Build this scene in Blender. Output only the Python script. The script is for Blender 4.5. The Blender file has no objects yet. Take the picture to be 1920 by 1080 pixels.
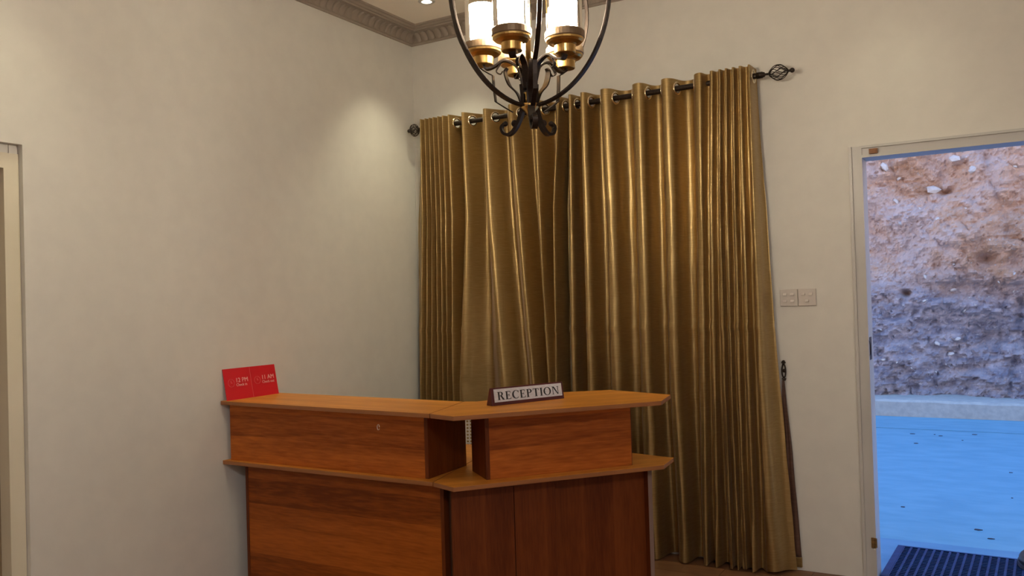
import bpy, bmesh, math, random
from mathutils import Vector, Matrix, noise
random.seed(7)
S = bpy.context.scene
COL = S.collection
PI = math.pi

# ------------------------------------------------------------------ camera, world, lights, exposure
cam_d = bpy.data.cameras.new('camera'); cam = bpy.data.objects.new('camera', cam_d); COL.objects.link(cam)
cam_d.sensor_fit = 'HORIZONTAL'; cam_d.sensor_width = 36; cam_d.lens = 29.904; cam_d.clip_start = .05
yaw, pitch, roll = -0.53, 0.0165, -0.0301
f_ = Vector((math.sin(yaw)*math.cos(pitch), math.cos(yaw)*math.cos(pitch), math.sin(pitch)))
r_ = Vector((math.cos(yaw), -math.sin(yaw), 0)); u_ = r_.cross(f_)
rr = r_*math.cos(roll) + u_*math.sin(roll); uu = -r_*math.sin(roll) + u_*math.cos(roll)
M = Matrix((rr, uu, -f_)).transposed().to_4x4(); M.translation = Vector((3.2945, -4.4304, 1.3932))
cam.matrix_world = M
S.camera = cam

W = bpy.data.worlds.new('world'); S.world = W; W.use_nodes = True
nt = W.node_tree; nt.nodes.clear()
wo = nt.nodes.new('ShaderNodeOutputWorld'); bg = nt.nodes.new('ShaderNodeBackground')
tc = nt.nodes.new('ShaderNodeTexCoord'); sx = nt.nodes.new('ShaderNodeSeparateXYZ'); rp = nt.nodes.new('ShaderNodeValToRGB')
rp.color_ramp.elements[0].position = 0.0; rp.color_ramp.elements[0].color = (1.0, .86, .78, 1)
rp.color_ramp.elements[1].position = .70; rp.color_ramp.elements[1].color = (.12, .38, .95, 1)
nt.links.new(tc.outputs['Generated'], sx.inputs[0]); nt.links.new(sx.outputs['Z'], rp.inputs[0])
nt.links.new(rp.outputs[0], bg.inputs[0]); nt.links.new(bg.outputs[0], wo.inputs[0])
bg.inputs[1].default_value = 2.4

WARM = (1.0, .93, .64)
DOWNLIGHTS = [(.411, -.395), (.411, -2.75), (2.85, -.395), (2.85, -2.75), (5.2, -.395), (5.2, -2.75), (.411, -5.1), (2.85, -5.1), (5.2, -5.1)]
CEIL = 3.165
for i, (x, y) in enumerate(DOWNLIGHTS):
    l = bpy.data.lights.new('downlight_beam', 'SPOT'); l.energy = {0: 42, 1: 22, 2: 9}.get(i, 24); l.color = WARM
    l.spot_size = math.radians(86); l.spot_blend = .75; l.shadow_soft_size = .03
    o = bpy.data.objects.new('downlight_beam', l); o.location = (x, y, CEIL-.012); COL.objects.link(o)
for x, y, e in ((4.4, -5.6, 100),):   # added fill light, unseen, behind where one stands
    l = bpy.data.lights.new('room_fill_light', 'AREA'); l.energy = e; l.color = (1.0, .94, .92); l.shape = 'DISK'; l.size = .9
    o = bpy.data.objects.new('room_fill_light', l); o.location = (x, y, CEIL-.02); COL.objects.link(o)
SHADE_EMIT = 138.0
sv = S.view_settings; sv.view_transform = 'Standard'; sv.look = 'None'; sv.gamma = 1; sv.use_curve_mapping = False
sv.exposure = 0.0

# ------------------------------------------------------------------ materials
def mat(name, col, rough=.5, metal=0, **kw):
    m = bpy.data.materials.new(name); m.use_nodes = True
    b = m.node_tree.nodes['Principled BSDF']
    b.inputs['Base Color'].default_value = (*col, 1); b.inputs['Roughness'].default_value = rough; b.inputs['Metallic'].default_value = metal
    for k, v in kw.items(): b.inputs[k.replace('_', ' ')].default_value = v
    return m
def N(m, t, **kw):
    n = m.node_tree.nodes.new(t)
    for k, v in kw.items(): setattr(n, k, v)
    return n
def L(m, a, b): m.node_tree.links.new(a, b)
def noisy(name, c1, c2, scale=(4, 4, 4), rough=.5, metal=0, bump=0, nscale=1, detail=6, dist=0, lo=.35, hi=.65, bdist=.002, rvar=0, **kw):
    m = mat(name, c1, rough, metal, **kw); b = m.node_tree.nodes['Principled BSDF']
    t = N(m, 'ShaderNodeTexCoord'); mp = N(m, 'ShaderNodeMapping'); mp.inputs['Scale'].default_value = scale
    n = N(m, 'ShaderNodeTexNoise'); n.inputs['Scale'].default_value = nscale; n.inputs['Detail'].default_value = detail; n.inputs['Distortion'].default_value = dist
    r = N(m, 'ShaderNodeValToRGB'); r.color_ramp.elements[0].position = lo; r.color_ramp.elements[1].position = hi
    r.color_ramp.elements[0].color = (*c1, 1); r.color_ramp.elements[1].color = (*c2, 1)
    L(m, t.outputs['Object'], mp.inputs[0]); L(m, mp.outputs[0], n.inputs['Vector']); L(m, n.outputs['Fac'], r.inputs[0]); L(m, r.outputs[0], b.inputs['Base Color'])
    if bump:
        bp = N(m, 'ShaderNodeBump'); bp.inputs['Strength'].default_value = bump; bp.inputs['Distance'].default_value = bdist
        L(m, n.outputs['Fac'], bp.inputs['Height']); L(m, bp.outputs[0], b.inputs['Normal'])
    return m
def wood(name, dark, light, along='x', rough=.42):
    m = mat(name, dark, rough); b = m.node_tree.nodes['Principled BSDF']
    t = N(m, 'ShaderNodeTexCoord')
    sc = {'x': (.9, 9, 9), 'z': (9, 9, .9)}[along]
    mp = N(m, 'ShaderNodeMapping'); mp.inputs['Scale'].default_value = sc; L(m, t.outputs['Object'], mp.inputs[0])
    n1 = N(m, 'ShaderNodeTexNoise'); n1.inputs['Scale'].default_value = 1.3; n1.inputs['Detail'].default_value = 5; n1.inputs['Distortion'].default_value = 1.2
    L(m, mp.outputs[0], n1.inputs['Vector'])
    mp2 = N(m, 'ShaderNodeMapping'); mp2.inputs['Scale'].default_value = tuple(6*s for s in sc); L(m, t.outputs['Object'], mp2.inputs[0])
    n2 = N(m, 'ShaderNodeTexNoise'); n2.inputs['Scale'].default_value = 2.0; n2.inputs['Detail'].default_value = 6; L(m, mp2.outputs[0], n2.inputs['Vector'])
    # strips of veneer, each with its own tone
    sp = N(m, 'ShaderNodeSeparateXYZ'); L(m, t.outputs['Object'], sp.inputs[0])
    mu = N(m, 'ShaderNodeMath', operation='MULTIPLY'); mu.inputs[1].default_value = 8.5 if along == 'x' else 7.2
    ad = N(m, 'ShaderNodeMath', operation='ADD')
    if along == 'x': L(m, sp.outputs['Y'], ad.inputs[0]); L(m, sp.outputs['Z'], ad.inputs[1])
    else: L(m, sp.outputs['X'], ad.inputs[0]); L(m, sp.outputs['Y'], ad.inputs[1])
    L(m, ad.outputs[0], mu.inputs[0])
    fl = N(m, 'ShaderNodeMath', operation='FLOOR'); L(m, mu.outputs[0], fl.inputs[0])
    wn = N(m, 'ShaderNodeTexWhiteNoise', noise_dimensions='1D'); L(m, fl.outputs[0], wn.inputs['W'])
    a = N(m, 'ShaderNodeMath', operation='MULTIPLY'); a.inputs[1].default_value = .22; L(m, wn.outputs['Value'], a.inputs[0])
    b.inputs['Specular IOR Level'].default_value = .22
    b1 = N(m, 'ShaderNodeMath', operation='MULTIPLY_ADD'); b1.inputs[1].default_value = .55; L(m, n1.outputs['Fac'], b1.inputs[0]); L(m, a.outputs[0], b1.inputs[2])
    c1 = N(m, 'ShaderNodeMath', operation='MULTIPLY_ADD'); c1.inputs[1].default_value = .45; L(m, n2.outputs['Fac'], c1.inputs[0]); L(m, b1.outputs[0], c1.inputs[2])
    r = N(m, 'ShaderNodeValToRGB'); r.color_ramp.elements[0].position = .42; r.color_ramp.elements[1].position = .78
    r.color_ramp.elements[0].color = (*dark, 1); r.color_ramp.elements[1].color = (*light, 1)
    L(m, c1.outputs[0], r.inputs[0]); L(m, r.outputs[0], b.inputs['Base Color'])
    bp = N(m, 'ShaderNodeBump'); bp.inputs['Strength'].default_value = .15; bp.inputs['Distance'].default_value = .001
    L(m, n2.outputs['Fac'], bp.inputs['Height']); L(m, bp.outputs[0], b.inputs['Normal'])
    return m
PAINT = noisy('wall_paint', (.655, .64, .595), (.685, .67, .62), (1.2, 1.2, 1.2), .62, bump=.05, nscale=9, bdist=.003)
CEILP = noisy('ceiling_paint', (.86, .80, .70), (.88, .82, .72), (1, 1, 1), .8)
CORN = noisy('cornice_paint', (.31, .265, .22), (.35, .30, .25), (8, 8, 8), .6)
FRAMEP = noisy('frame_paint', (.50, .49, .47), (.54, .53, .51), (3, 3, 3), .35)
CREAMP = noisy('cream_gloss', (.66, .61, .47), (.70, .65, .52), (3, 3, 3), .4)
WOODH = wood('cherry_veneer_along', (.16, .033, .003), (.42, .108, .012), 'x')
WOODLIT = wood('cherry_veneer_lit_panel', (.22, .046, .005), (.56, .155, .020), 'x')  # same veneer, lightened to carry the light on the upper panels
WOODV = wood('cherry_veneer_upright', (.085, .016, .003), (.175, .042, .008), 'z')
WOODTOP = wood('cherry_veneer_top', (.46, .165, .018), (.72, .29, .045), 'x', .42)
EDGE = noisy('edge_band', (.28, .10, .03), (.34, .13, .04), (3, 3, 40), .4)
EDGEG = noisy('pale_edge_band', (.20, .13, .105), (.25, .165, .13), (3, 3, 3), .35)
DARKIN = noisy('dark_recess', (.035, .018, .01), (.05, .026, .014), (3, 3, 3), .7)
FLOORW = wood('floor_laminate', (.16, .075, .035), (.27, .13, .06), 'x', .35)
IRON = noisy('dark_iron', (.030, .022, .018), (.045, .033, .026), (30, 30, 30), .38, .75, bump=.1, nscale=3)
BRONZE = noisy('bronze_disc', (.20, .135, .075), (.25, .17, .10), (20, 20, 20), .45, .55)
BRASS = noisy('antique_brass', (.62, .40, .13), (.74, .50, .18), (20, 20, 20), .28, 1.0)
RED = noisy('red_card', (.60, .008, .016), (.64, .010, .020), (3, 3, 3), .45)
REDLINE = mat('pale_red_print', (.75, .17, .17), .6)
WHITEP = mat('pink_white_print', (.85, .48, .45), .6)
MAHOG = noisy('mahogany', (.07, .010, .012), (.10, .014, .014), (10, 10, 10), .3)
SILVER = noisy('brushed_silver', (.62, .62, .64), (.74, .74, .76), (60, 200, 200), .42, .25)
BLACKP = mat('black_print', (.01, .01, .012), .5)
SWITCH = mat('switch_plastic', (.60, .56, .52), .35)
STICK = noisy('brown_tape', (.20, .075, .015), (.26, .10, .02), (50, 50, 50), .5)
CHROME = mat('ring_metal', (.78, .66, .46), .22, 1.0)
GOLDHW = noisy('hinge_brass', (.45, .30, .12), (.25, .18, .10), (100, 100, 100), .35, .9)
RUBBER = noisy('black_rubber', (.012, .016, .035), (.02, .026, .055), (20, 20, 20), .5)
NAVY = noisy('navy_rubber', (.006, .026, .10), (.010, .045, .15), (20, 20, 20), .5, Specular_IOR_Level=.2)
CHAIRP = mat('pale_chair_plastic', (.62, .57, .48), .45)
CABLE = mat('black_cable', (.02, .02, .02), .5)
LINING = noisy('brown_lining_satin', (.075, .034, .022), (.11, .052, .034), (3, 3, 60), .4, .25, Sheen_Weight=.2)
SHOE = noisy('black_leather', (.008, .008, .014), (.014, .014, .02), (10, 10, 10), .4)

def curtain_mat():
    m = mat('gold_satin', (.46, .31, .10), .36, .88); b = m.node_tree.nodes['Principled BSDF']
    t = N(m, 'ShaderNodeTexCoord')
    mp = N(m, 'ShaderNodeMapping'); mp.inputs['Scale'].default_value = (18, 18, 700); L(m, t.outputs['Object'], mp.inputs[0])
    n = N(m, 'ShaderNodeTexNoise'); n.inputs['Scale'].default_value = 1; n.inputs['Detail'].default_value = 3; L(m, mp.outputs[0], n.inputs['Vector'])
    mp2 = N(m, 'ShaderNodeMapping'); mp2.inputs['Scale'].default_value = (14, 14, 5); L(m, t.outputs['Object'], mp2.inputs[0])
    n2 = N(m, 'ShaderNodeTexNoise'); n2.inputs['Scale'].default_value = 1; n2.inputs['Detail'].default_value = 4; L(m, mp2.outputs[0], n2.inputs['Vector'])
    r = N(m, 'ShaderNodeValToRGB'); r.color_ramp.elements[0].position = .3; r.color_ramp.elements[1].position = .7
    r.color_ramp.elements[0].color = (.33, .22, .085, 1); r.color_ramp.elements[1].color = (.46, .33, .145, 1)
    L(m, n.outputs['Fac'], r.inputs[0]); L(m, r.outputs[0], b.inputs['Base Color'])
    bp = N(m, 'ShaderNodeBump'); bp.inputs['Strength'].default_value = .25; bp.inputs['Distance'].default_value = .0015; L(m, n.outputs['Fac'], bp.inputs['Height'])
    bp2 = N(m, 'ShaderNodeBump'); bp2.inputs['Strength'].default_value = .07; bp2.inputs['Distance'].default_value = .012
    L(m, n2.outputs['Fac'], bp2.inputs['Height']); L(m, bp.outputs[0], bp2.inputs['Normal']); L(m, bp2.outputs[0], b.inputs['Normal'])
    b.inputs['Anisotropic'].default_value = .4
    b.inputs['Sheen Weight'].default_value = .16; b.inputs['Sheen Roughness'].default_value = .4; b.inputs['Sheen Tint'].default_value = (.75, .62, .62, 1)  # mauve sheen tint stands in for daylight from the doorway
    return m
SATIN = curtain_mat()
def emit(name, col, st):
    m = bpy.data.materials.new(name); m.use_nodes = True; n = m.node_tree; n.nodes.clear()
    o = n.nodes.new('ShaderNodeOutputMaterial'); e = n.nodes.new('ShaderNodeEmission'); e.inputs[0].default_value = (*col, 1); e.inputs[1].default_value = st
    n.links.new(e.outputs[0], o.inputs[0]); return m
LITSHADE = emit('lit_frosted_glass', (1.0, .895, .775), SHADE_EMIT)
LENS = emit('downlight_lens', (1.0, .86, .62), 14)
def thin_glass():
    m = bpy.data.materials.new('clear_glass'); m.use_nodes = True; n = m.node_tree; n.nodes.clear()
    o = n.nodes.new('ShaderNodeOutputMaterial'); mx = n.nodes.new('ShaderNodeMixShader'); tr = n.nodes.new('ShaderNodeBsdfTransparent')
    gl = n.nodes.new('ShaderNodeBsdfGlossy'); lw = n.nodes.new('ShaderNodeLayerWeight'); lw.inputs[0].default_value = .25
    tr.inputs[0].default_value = (.97, .93, .82, 1); gl.inputs[0].default_value = (1, .95, .85, 1); gl.inputs[1].default_value = .03
    n.links.new(lw.outputs['Fresnel'], mx.inputs[0]); n.links.new(tr.outputs[0], mx.inputs[1]); n.links.new(gl.outputs[0], mx.inputs[2]); n.links.new(mx.outputs[0], o.inputs[0])
    return m
GLASS = thin_glass()

# ------------------------------------------------------------------ helpers
def link(name, bm, m, parent=None, loc=(0, 0, 0), rotz=0, smooth=False, bevel=0):
    me = bpy.data.meshes.new(name); bmesh.ops.recalc_face_normals(bm, faces=bm.faces); bm.to_mesh(me); bm.free()
    if smooth:
        for p in me.polygons: p.use_smooth = True
    me.materials.append(m)
    o = bpy.data.objects.new(name, me); COL.objects.link(o); o.location = loc; o.rotation_euler = (0, 0, rotz)
    if parent: o.parent = parent
    if bevel:
        b = o.modifiers.new('bevel', 'BEVEL'); b.width = bevel; b.segments = 2; b.limit_method = 'ANGLE'
    return o
def thing(name, label=None, cat=None, loc=(0, 0, 0), rotz=0, group=None, kind=None):
    o = bpy.data.objects.new(name, None); COL.objects.link(o); o.location = loc; o.rotation_euler = (0, 0, rotz); o.empty_display_size = .1
    return tag(o, label, cat, group, kind)
def tag(o, label=None, cat=None, group=None, kind=None):
    if label: o['label'] = label
    if cat: o['category'] = cat
    if group: o['group'] = group
    if kind: o['kind'] = kind
    return o
def box(bm, x0, x1, y0, y1, z0, z1):
    v = [bm.verts.new(p) for p in ((x0, y0, z0), (x1, y0, z0), (x1, y1, z0), (x0, y1, z0), (x0, y0, z1), (x1, y0, z1), (x1, y1, z1), (x0, y1, z1))]
    for f in ((0, 3, 2, 1), (4, 5, 6, 7), (0, 1, 5, 4), (1, 2, 6, 5), (2, 3, 7, 6), (3, 0, 4, 7)): bm.faces.new([v[i] for i in f])
    return bm
def B(*a): return box(bmesh.new(), *a)
def prism(pts, z0, z1, bm=None):
    bm = bm or bmesh.new()
    a = [bm.verts.new((x, y, z0)) for x, y in pts]; b = [bm.verts.new((x, y, z1)) for x, y in pts]
    bm.faces.new(a[::-1]); bm.faces.new(b); n = len(pts)
    for i in range(n): bm.faces.new((a[i], a[(i+1) % n], b[(i+1) % n], b[i]))
    return bm
def lathe(bm, prof, seg=24, c=(0, 0, 0), ax=None):
    """revolve (r, h) profile round z (or round the unit vector ax)"""
    rings = []
    A = Vector(ax or (0, 0, 1)); q = A.to_track_quat('Z', 'Y')
    for r, h in prof:
        if r < 1e-6: rings.append([bm.verts.new(q @ Vector((0, 0, h)) + Vector(c))])
        else: rings.append([bm.verts.new(q @ Vector((r*math.cos(2*PI*k/seg), r*math.sin(2*PI*k/seg), h)) + Vector(c)) for k in range(seg)])
    for a, b in zip(rings, rings[1:]):
        for k in range(seg):
            k2 = (k+1) % seg
            if len(a) == 1 and len(b) == 1: continue
            if len(a) == 1: bm.faces.new((a[0], b[k], b[k2]))
            elif len(b) == 1: bm.faces.new((a[k], a[k2], b[0]))
            else: bm.faces.new((a[k], a[k2], b[k2], b[k]))
    return bm
def sweep(bm, pts, w, t=None, seg=8, up=None, side=None, closed=False):
    """tube along pts; with t given: flat bar, w wide along `side`, t thick"""
    pts = [Vector(p) for p in pts]; n = len(pts); rings = []
    W_ = w if hasattr(w, '__len__') else [w]*n; T_ = (t if hasattr(t, '__len__') else [t]*n) if t is not None else None
    ref = Vector(up or (0, 0, 1))
    for i, p in enumerate(pts):
        a = pts[i-1] if (i or closed) else p; b = pts[(i+1) % n] if (i < n-1 or closed) else p
        d = (b-a).normalized()
        if side is not None: s = Vector(side).normalized(); nn = d.cross(s).normalized()
        else:
            s = d.cross(ref)
            if s.length < 1e-4: s = d.cross(Vector((1, 0, 0)))
            s.normalize(); nn = s.cross(d).normalized(); ref = nn
        if T_ is None: rings.append([bm.verts.new(p + (s*math.cos(2*PI*k/seg) + nn*math.sin(2*PI*k/seg))*W_[i]) for k in range(seg)])
        else: rings.append([bm.verts.new(p + s*W_[i]/2*e + nn*T_[i]/2*g) for e, g in ((1, 1), (-1, 1), (-1, -1), (1, -1))])
    m = len(rings[0])
    for i in range(n if closed else n-1):
        a, b = rings[i], rings[(i+1) % n]
        for k in range(m): bm.faces.new((a[k], a[(k+1) % m], b[(k+1) % m], b[k]))
    if not closed: bm.faces.new(rings[0][::-1]); bm.faces.new(rings[-1])
    return bm
def spline(pts, n=8):
    P = [Vector(p) for p in pts]; P = [2*P[0]-P[1]] + P + [2*P[-1]-P[-2]]; out = []
    for i in range(1, len(P)-2):
        for k in range(n):
            t = k/n; a, b, c, d = P[i-1:i+3]
            out.append(.5*((2*b) + (c-a)*t + (2*a-5*b+4*c-d)*t*t + (3*b-a-3*c+d)*t**3))
    out.append(P[-2]); return out
def ball(bm, c, r, seg=16):
    return lathe(bm, [(r*math.sin(PI*k/8), -r*math.cos(PI*k/8)) for k in range(9)], seg, c)
def interp(x, xs, ys):
    if x <= xs[0]: return ys[0]
    for i in range(len(xs)-1):
        if x <= xs[i+1]: return ys[i] + (ys[i+1]-ys[i])*(x-xs[i])/(xs[i+1]-xs[i])
    return ys[-1]

# ------------------------------------------------------------------ room shell
X1, Y0 = 6.2, -7.5
DX0, DX1, DZ = 2.632, 3.62, 2.10
LY0, LY1, LZ = -3.50, -2.54, 2.062
def struct(name, bm, m, parent=None, **kw):
    o = link(name, bm, m, parent, **kw)
    if not parent: o['kind'] = 'structure'
    return o
bm = B(0, DX0, 0, .15, 0, CEIL+.1); box(bm, DX1, X1, 0, .15, 0, CEIL+.1); box(bm, DX0, DX1, 0, .15, DZ, CEIL+.1)
wall_back = struct('wall_back', bm, PAINT)
bm = B(-.2, 0, LY1, .15, 0, CEIL+.1); box(bm, -.2, 0, Y0-.15, LY0, 0, CEIL+.1); box(bm, -.2, 0, LY0, LY1, LZ, CEIL+.1)
wall_left = struct('wall_left', bm, PAINT)
struct('wall_right', B(X1, X1+.15, Y0-.15, .15, 0, CEIL+.1), PAINT)
struct('wall_front', B(0, X1, Y0-.15, Y0, 0, CEIL+.1), PAINT)
struct('ceiling', B(-.2, X1+.15, Y0-.15, .15, CEIL, CEIL+.1), CEILP)
floor = struct('floor', B(-.2, X1+.15, Y0-.15, .15, -.12, -.012), DARKIN)
# laminate planks laid along the back wall
plank_me = {}
for j in range(12):
    y1 = -.002 - j*.14
    x = 0.002 - (j*.41) % 1.2
    while x < X1:
        a, b = max(x, .002), min(x+1.2, X1)-.002
        if b-a > .05:
            key = round(b-a, 3)
            if key not in plank_me:
                o = link('plank', B(0, b-a, -.138, 0, -.012, 0), FLOORW, floor, (a, y1, 0)); plank_me[key] = o.data
            else:
                o = bpy.data.objects.new('plank', plank_me[key]); COL.objects.link(o); o.parent = floor; o.location = (a, y1, 0)
        x += 1.2
bm = bmesh.new(); y1 = -.002 - 12*.14
while y1 > Y0: box(bm, .002, X1-.002, max(y1-.138, Y0), y1, -.012, 0); y1 -= .14
o = link('far_planks', bm, FLOORW, floor); o['kind'] = 'stuff'

# cornice: swept cove profile with a row of raised leaves
prof = [(0, -.10), (.008, -.10), (.010, -.088), (.018, -.086), (.022, -.078), (.030, -.060), (.046, -.042), (.066, -.032), (.074, -.030), (.078, -.022), (.088, -.020), (.096, -.012), (.108, -.010), (.112, 0), (0, 0)]
def cornice(name, P, Q, nrm):
    P, Q, nrm = Vector(P), Vector(Q), Vector(nrm); d = (Q-P).normalized(); bm = bmesh.new()
    rings = [[bm.verts.new(E + nrm*a + d*s*a + Vector((0, 0, CEIL+h))) for a, h in prof] for E, s in ((P, 1), (Q, -1))]
    n = len(prof)
    for k in range(n): bm.faces.new((rings[0][k], rings[0][(k+1) % n], rings[1][(k+1) % n], rings[1][k]))
    bm.faces.new(rings[0]); bm.faces.new(rings[1][::-1])
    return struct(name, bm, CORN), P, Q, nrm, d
def leaf_mesh():
    bm = bmesh.new(); rows = []   # curved acanthus leaf climbing the cove
    path = [(.020, -.082), (.031, -.070), (.042, -.056), (.056, -.045), (.070, -.040)]
    wd = [.010, .017, .019, .016, .009]
    for (a, h), w in zip(path, wd):
        rows.append([bm.verts.new((-w, a-.002, h)), bm.verts.new((-w*.35+.004, a+.015, h-.012)), bm.verts.new((w*.2+.006, a+.004, h-.003)), bm.verts.new((w+.002, a+.013, h-.010)), bm.verts.new((w+.004, a-.003, h+.001))])
    for a, b in zip(rows, rows[1:]):
        for k in range(4): bm.faces.new((a[k], a[k+1], b[k+1], b[k]))
    return bm
leaf0 = None
for nm, P, Q, nr in (('trim_1', (0, Y0, 0), (0, 0, 0), (1, 0, 0)), ('trim_2', (0, 0, 0), (X1, 0, 0), (0, -1, 0)), ('trim_3', (X1, 0, 0), (X1, Y0, 0), (-1, 0, 0)), ('trim_4', (X1, Y0, 0), (0, Y0, 0), (0, 1, 0))):
    co, P, Q, nr, d = cornice(nm, P, Q, nr)
    if nm in ('trim_1', 'trim_2'):
        Lh = (Q-P).length; n = int((Lh-.16)/.052); step = (Lh-.16)/n
        k0 = 0 if nm == 'trim_2' else 0
        for k in range(n+1):
            s = .08 + k*step
            if leaf0 is None: o = link('leaf', leaf_mesh(), CORN, co, smooth=True); leaf0 = o
            else: o = bpy.data.objects.new('leaf', leaf0.data); COL.objects.link(o); o.parent = co
            p = P + d*s; o.location = (p.x, p.y, CEIL)
            o.rotation_euler = (0, 0, math.atan2(nr.y, nr.x) - PI/2)

# back doorway frame
d1 = thing('door_1', kind='structure')
def frame_member(name, a0, a1, b0, b1, vertical):
    bm = bmesh.new()
    if vertical:
        s = 1 if a0 < a1 else -1
        for (p, q, y0, y1) in ((0, .014, -.016, .13), (.014, .050, -.006, .13), (.050, .061, -.012, .13)):
            xa, xb = sorted((a0+s*p, a0+s*q)); box(bm, xa, xb, y0, y1, b0, b1)
    else:
        for (p, q, y0, y1) in ((0, .012, -.016, .13), (.012, .046, -.006, .13), (.046, .057, -.012, .13)):
            box(bm, a0, a1, y0, y1, b1-q, b1-p)
    return link(name, bm, FRAMEP, d1)
jl = frame_member('jamb', DX0+.001, DX0+.062, 0, DZ-.001, True)
jr = frame_member('jamb', DX1-.001, DX1-.062, 0, DZ-.001, True)
hd = frame_member('head', DX0+.062, DX1-.062, 0, DZ-.001, False)
def mini(name, bm, m, parent, label=None):
    o = link(name, bm, m, parent)
    if label: o['label'] = label
    return o
mini('tape_patch', B(2.727, 2.765, -.0185, -.006, 2.056, 2.080), STICK, hd, 'brown tape square')
mini('hinge', B(2.6725, 2.6925, -.0135, -.0115, .155, .205), GOLDHW, jl, 'brass hinge leaf')
sp_ = lathe(bmesh.new(), [(.0, 0), (.006, .003), (.006, .047), (0, .05)], 10, (2.693, -.010, .155)); mini('hinge_pin', sp_, GOLDHW, jl, 'brass hinge pin')
bm = B(2.693, 2.6955, .012, .075, 1.06, 1.17); sweep(bm, spline([(2.694, .012, 1.08), (2.700, -.014, 1.095), (2.700, -.016, 1.14), (2.694, .012, 1.155)]), .0025)
mini('strike_plate', bm, IRON, jl, 'steel strike plate with curved lip')
struct('threshold', B(DX0, DX1, -.002, .13, -.10, -.001), noisy('threshold_concrete', (.20, .34, .48), (.25, .40, .54), (3, 3, 3), .5), d1)

# left recessed doorway
d2 = thing('door_2', kind='structure')
link('jamb', B(-.09, -.024, LY1-.060, LY1-.0015, 0, LZ-.035), CREAMP, d2)
link('jamb', B(-.09, -.024, LY0+.0015, LY0+.060, 0, LZ-.035), CREAMP, d2)
link('head', B(-.09, -.024, LY0+.060, LY1-.060, LZ-.095, LZ-.035), CREAMP, d2)
bm = bmesh.new()
for k in range(6):
    ya = LY1-.0015-k*.16; box(bm, -.085, -.030, max(ya-.034 if k == 0 else ya-.157, LY0), ya, LZ-.034, LZ-.001)
    if k == 0: box(bm, -.085, -.030, ya-.157, ya-.037, LZ-.034, LZ-.001)
o = link('packing_strip', bm, PAINT, d2)
dl = link('door_panel', B(-.14, -.095, LY0+.002, LY1-.002, .01, LZ-.002), noisy('door_tan', (.30, .22, .13), (.34, .25, .15), (2, 2, 8), .5), d2)
for z0, z1 in ((.15, .85), (1.0, 1.85)): link('door_moulding', B(-.0955, -.088, LY0+.18, LY1-.18, z0, z1), CREAMP, dl)

# ------------------------------------------------------------------ outside
APRON = noisy('apron_concrete', (.09, .26, .41), (.125, .30, .455), (1.2, 2.5, 1), .5, bump=.25, nscale=3, bdist=.01)
GROUND = noisy('yard_concrete', (.125, .32, .43), (.165, .375, .485), (1.2, 2.5, 1), .55, bump=.25, nscale=3, bdist=.01)
KERBM = noisy('kerb_mortar', (.41, .385, .345), (.50, .47, .41), (8, 8, 8), .9, bump=.6, nscale=2, bdist=.01)
ground = struct('ground', bmesh.new(), GROUND)
bm = bmesh.new()
for (x0, x1, y0, y1, z1) in ((-5, 10, .80, 5.02, -.012), (-5, 10, 5.055, 5.94, -.012)): box(bm, x0, x1, y0, y1, -.10 if z1 > -.02 else -.10, z1)
bm.to_mesh(ground.data); bm.free()
link('joint_filler', B(-5, 10, 5.02, 5.055, -.10, -.035), RUBBER, ground)
bm = bmesh.new(); pts = [(-5 + .15*i, .78 + .02*noise.noise(Vector((i*.31, 2, 0)))) for i in range(101)]; prism([(-5, .13), (10, .13)] + pts[::-1], -.10, -.003, bm); link('apron', bm, APRON, ground)
link('joint_filler', B(-5, 10, .76, .81, -.10, -.016), KERBM, ground)
for i in range(26):   # little chips and leaves lying on the slab
    x = random.uniform(1.9, 4.2); y = random.uniform(.9, 5.6); s = random.uniform(.006, .022)
    bm = bmesh.new(); n = 5; prism([(s*math.cos(k*2*PI/n)*random.uniform(.6, 1.5), s*.7*math.sin(k*2*PI/n)*random.uniform(.6, 1.3)) for k in range(n)], 0, .004, bm)
    link('grit', bm, RUBBER, ground, (x, y, -.012))
bm = bmesh.new(); nx = 150; rows = []
prof_k = [(5.94, -.03), (5.94, .145), (5.965, .168), (6.16, .172), (6.18, .15), (6.18, -.03)]
for i in range(nx+1):
    x = -5+15*i/nx
    rows.append([bm.verts.new((x, y + .012*noise.noise(Vector((x*3, y*9, z*9))), z + (.014*noise.noise(Vector((x*4+9, y*5, z*5))) if z > 0 else 0))) for y, z in prof_k])
for a, b in zip(rows, rows[1:]):
    for k in range(len(prof_k)-1): bm.faces.new((a[k], a[k+1], b[k+1], b[k]))
struct('kerb', bm, KERBM)
struct('soil', B(-5, 10, 6.16, 8.5, -.10, .10), KERBM)

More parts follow.
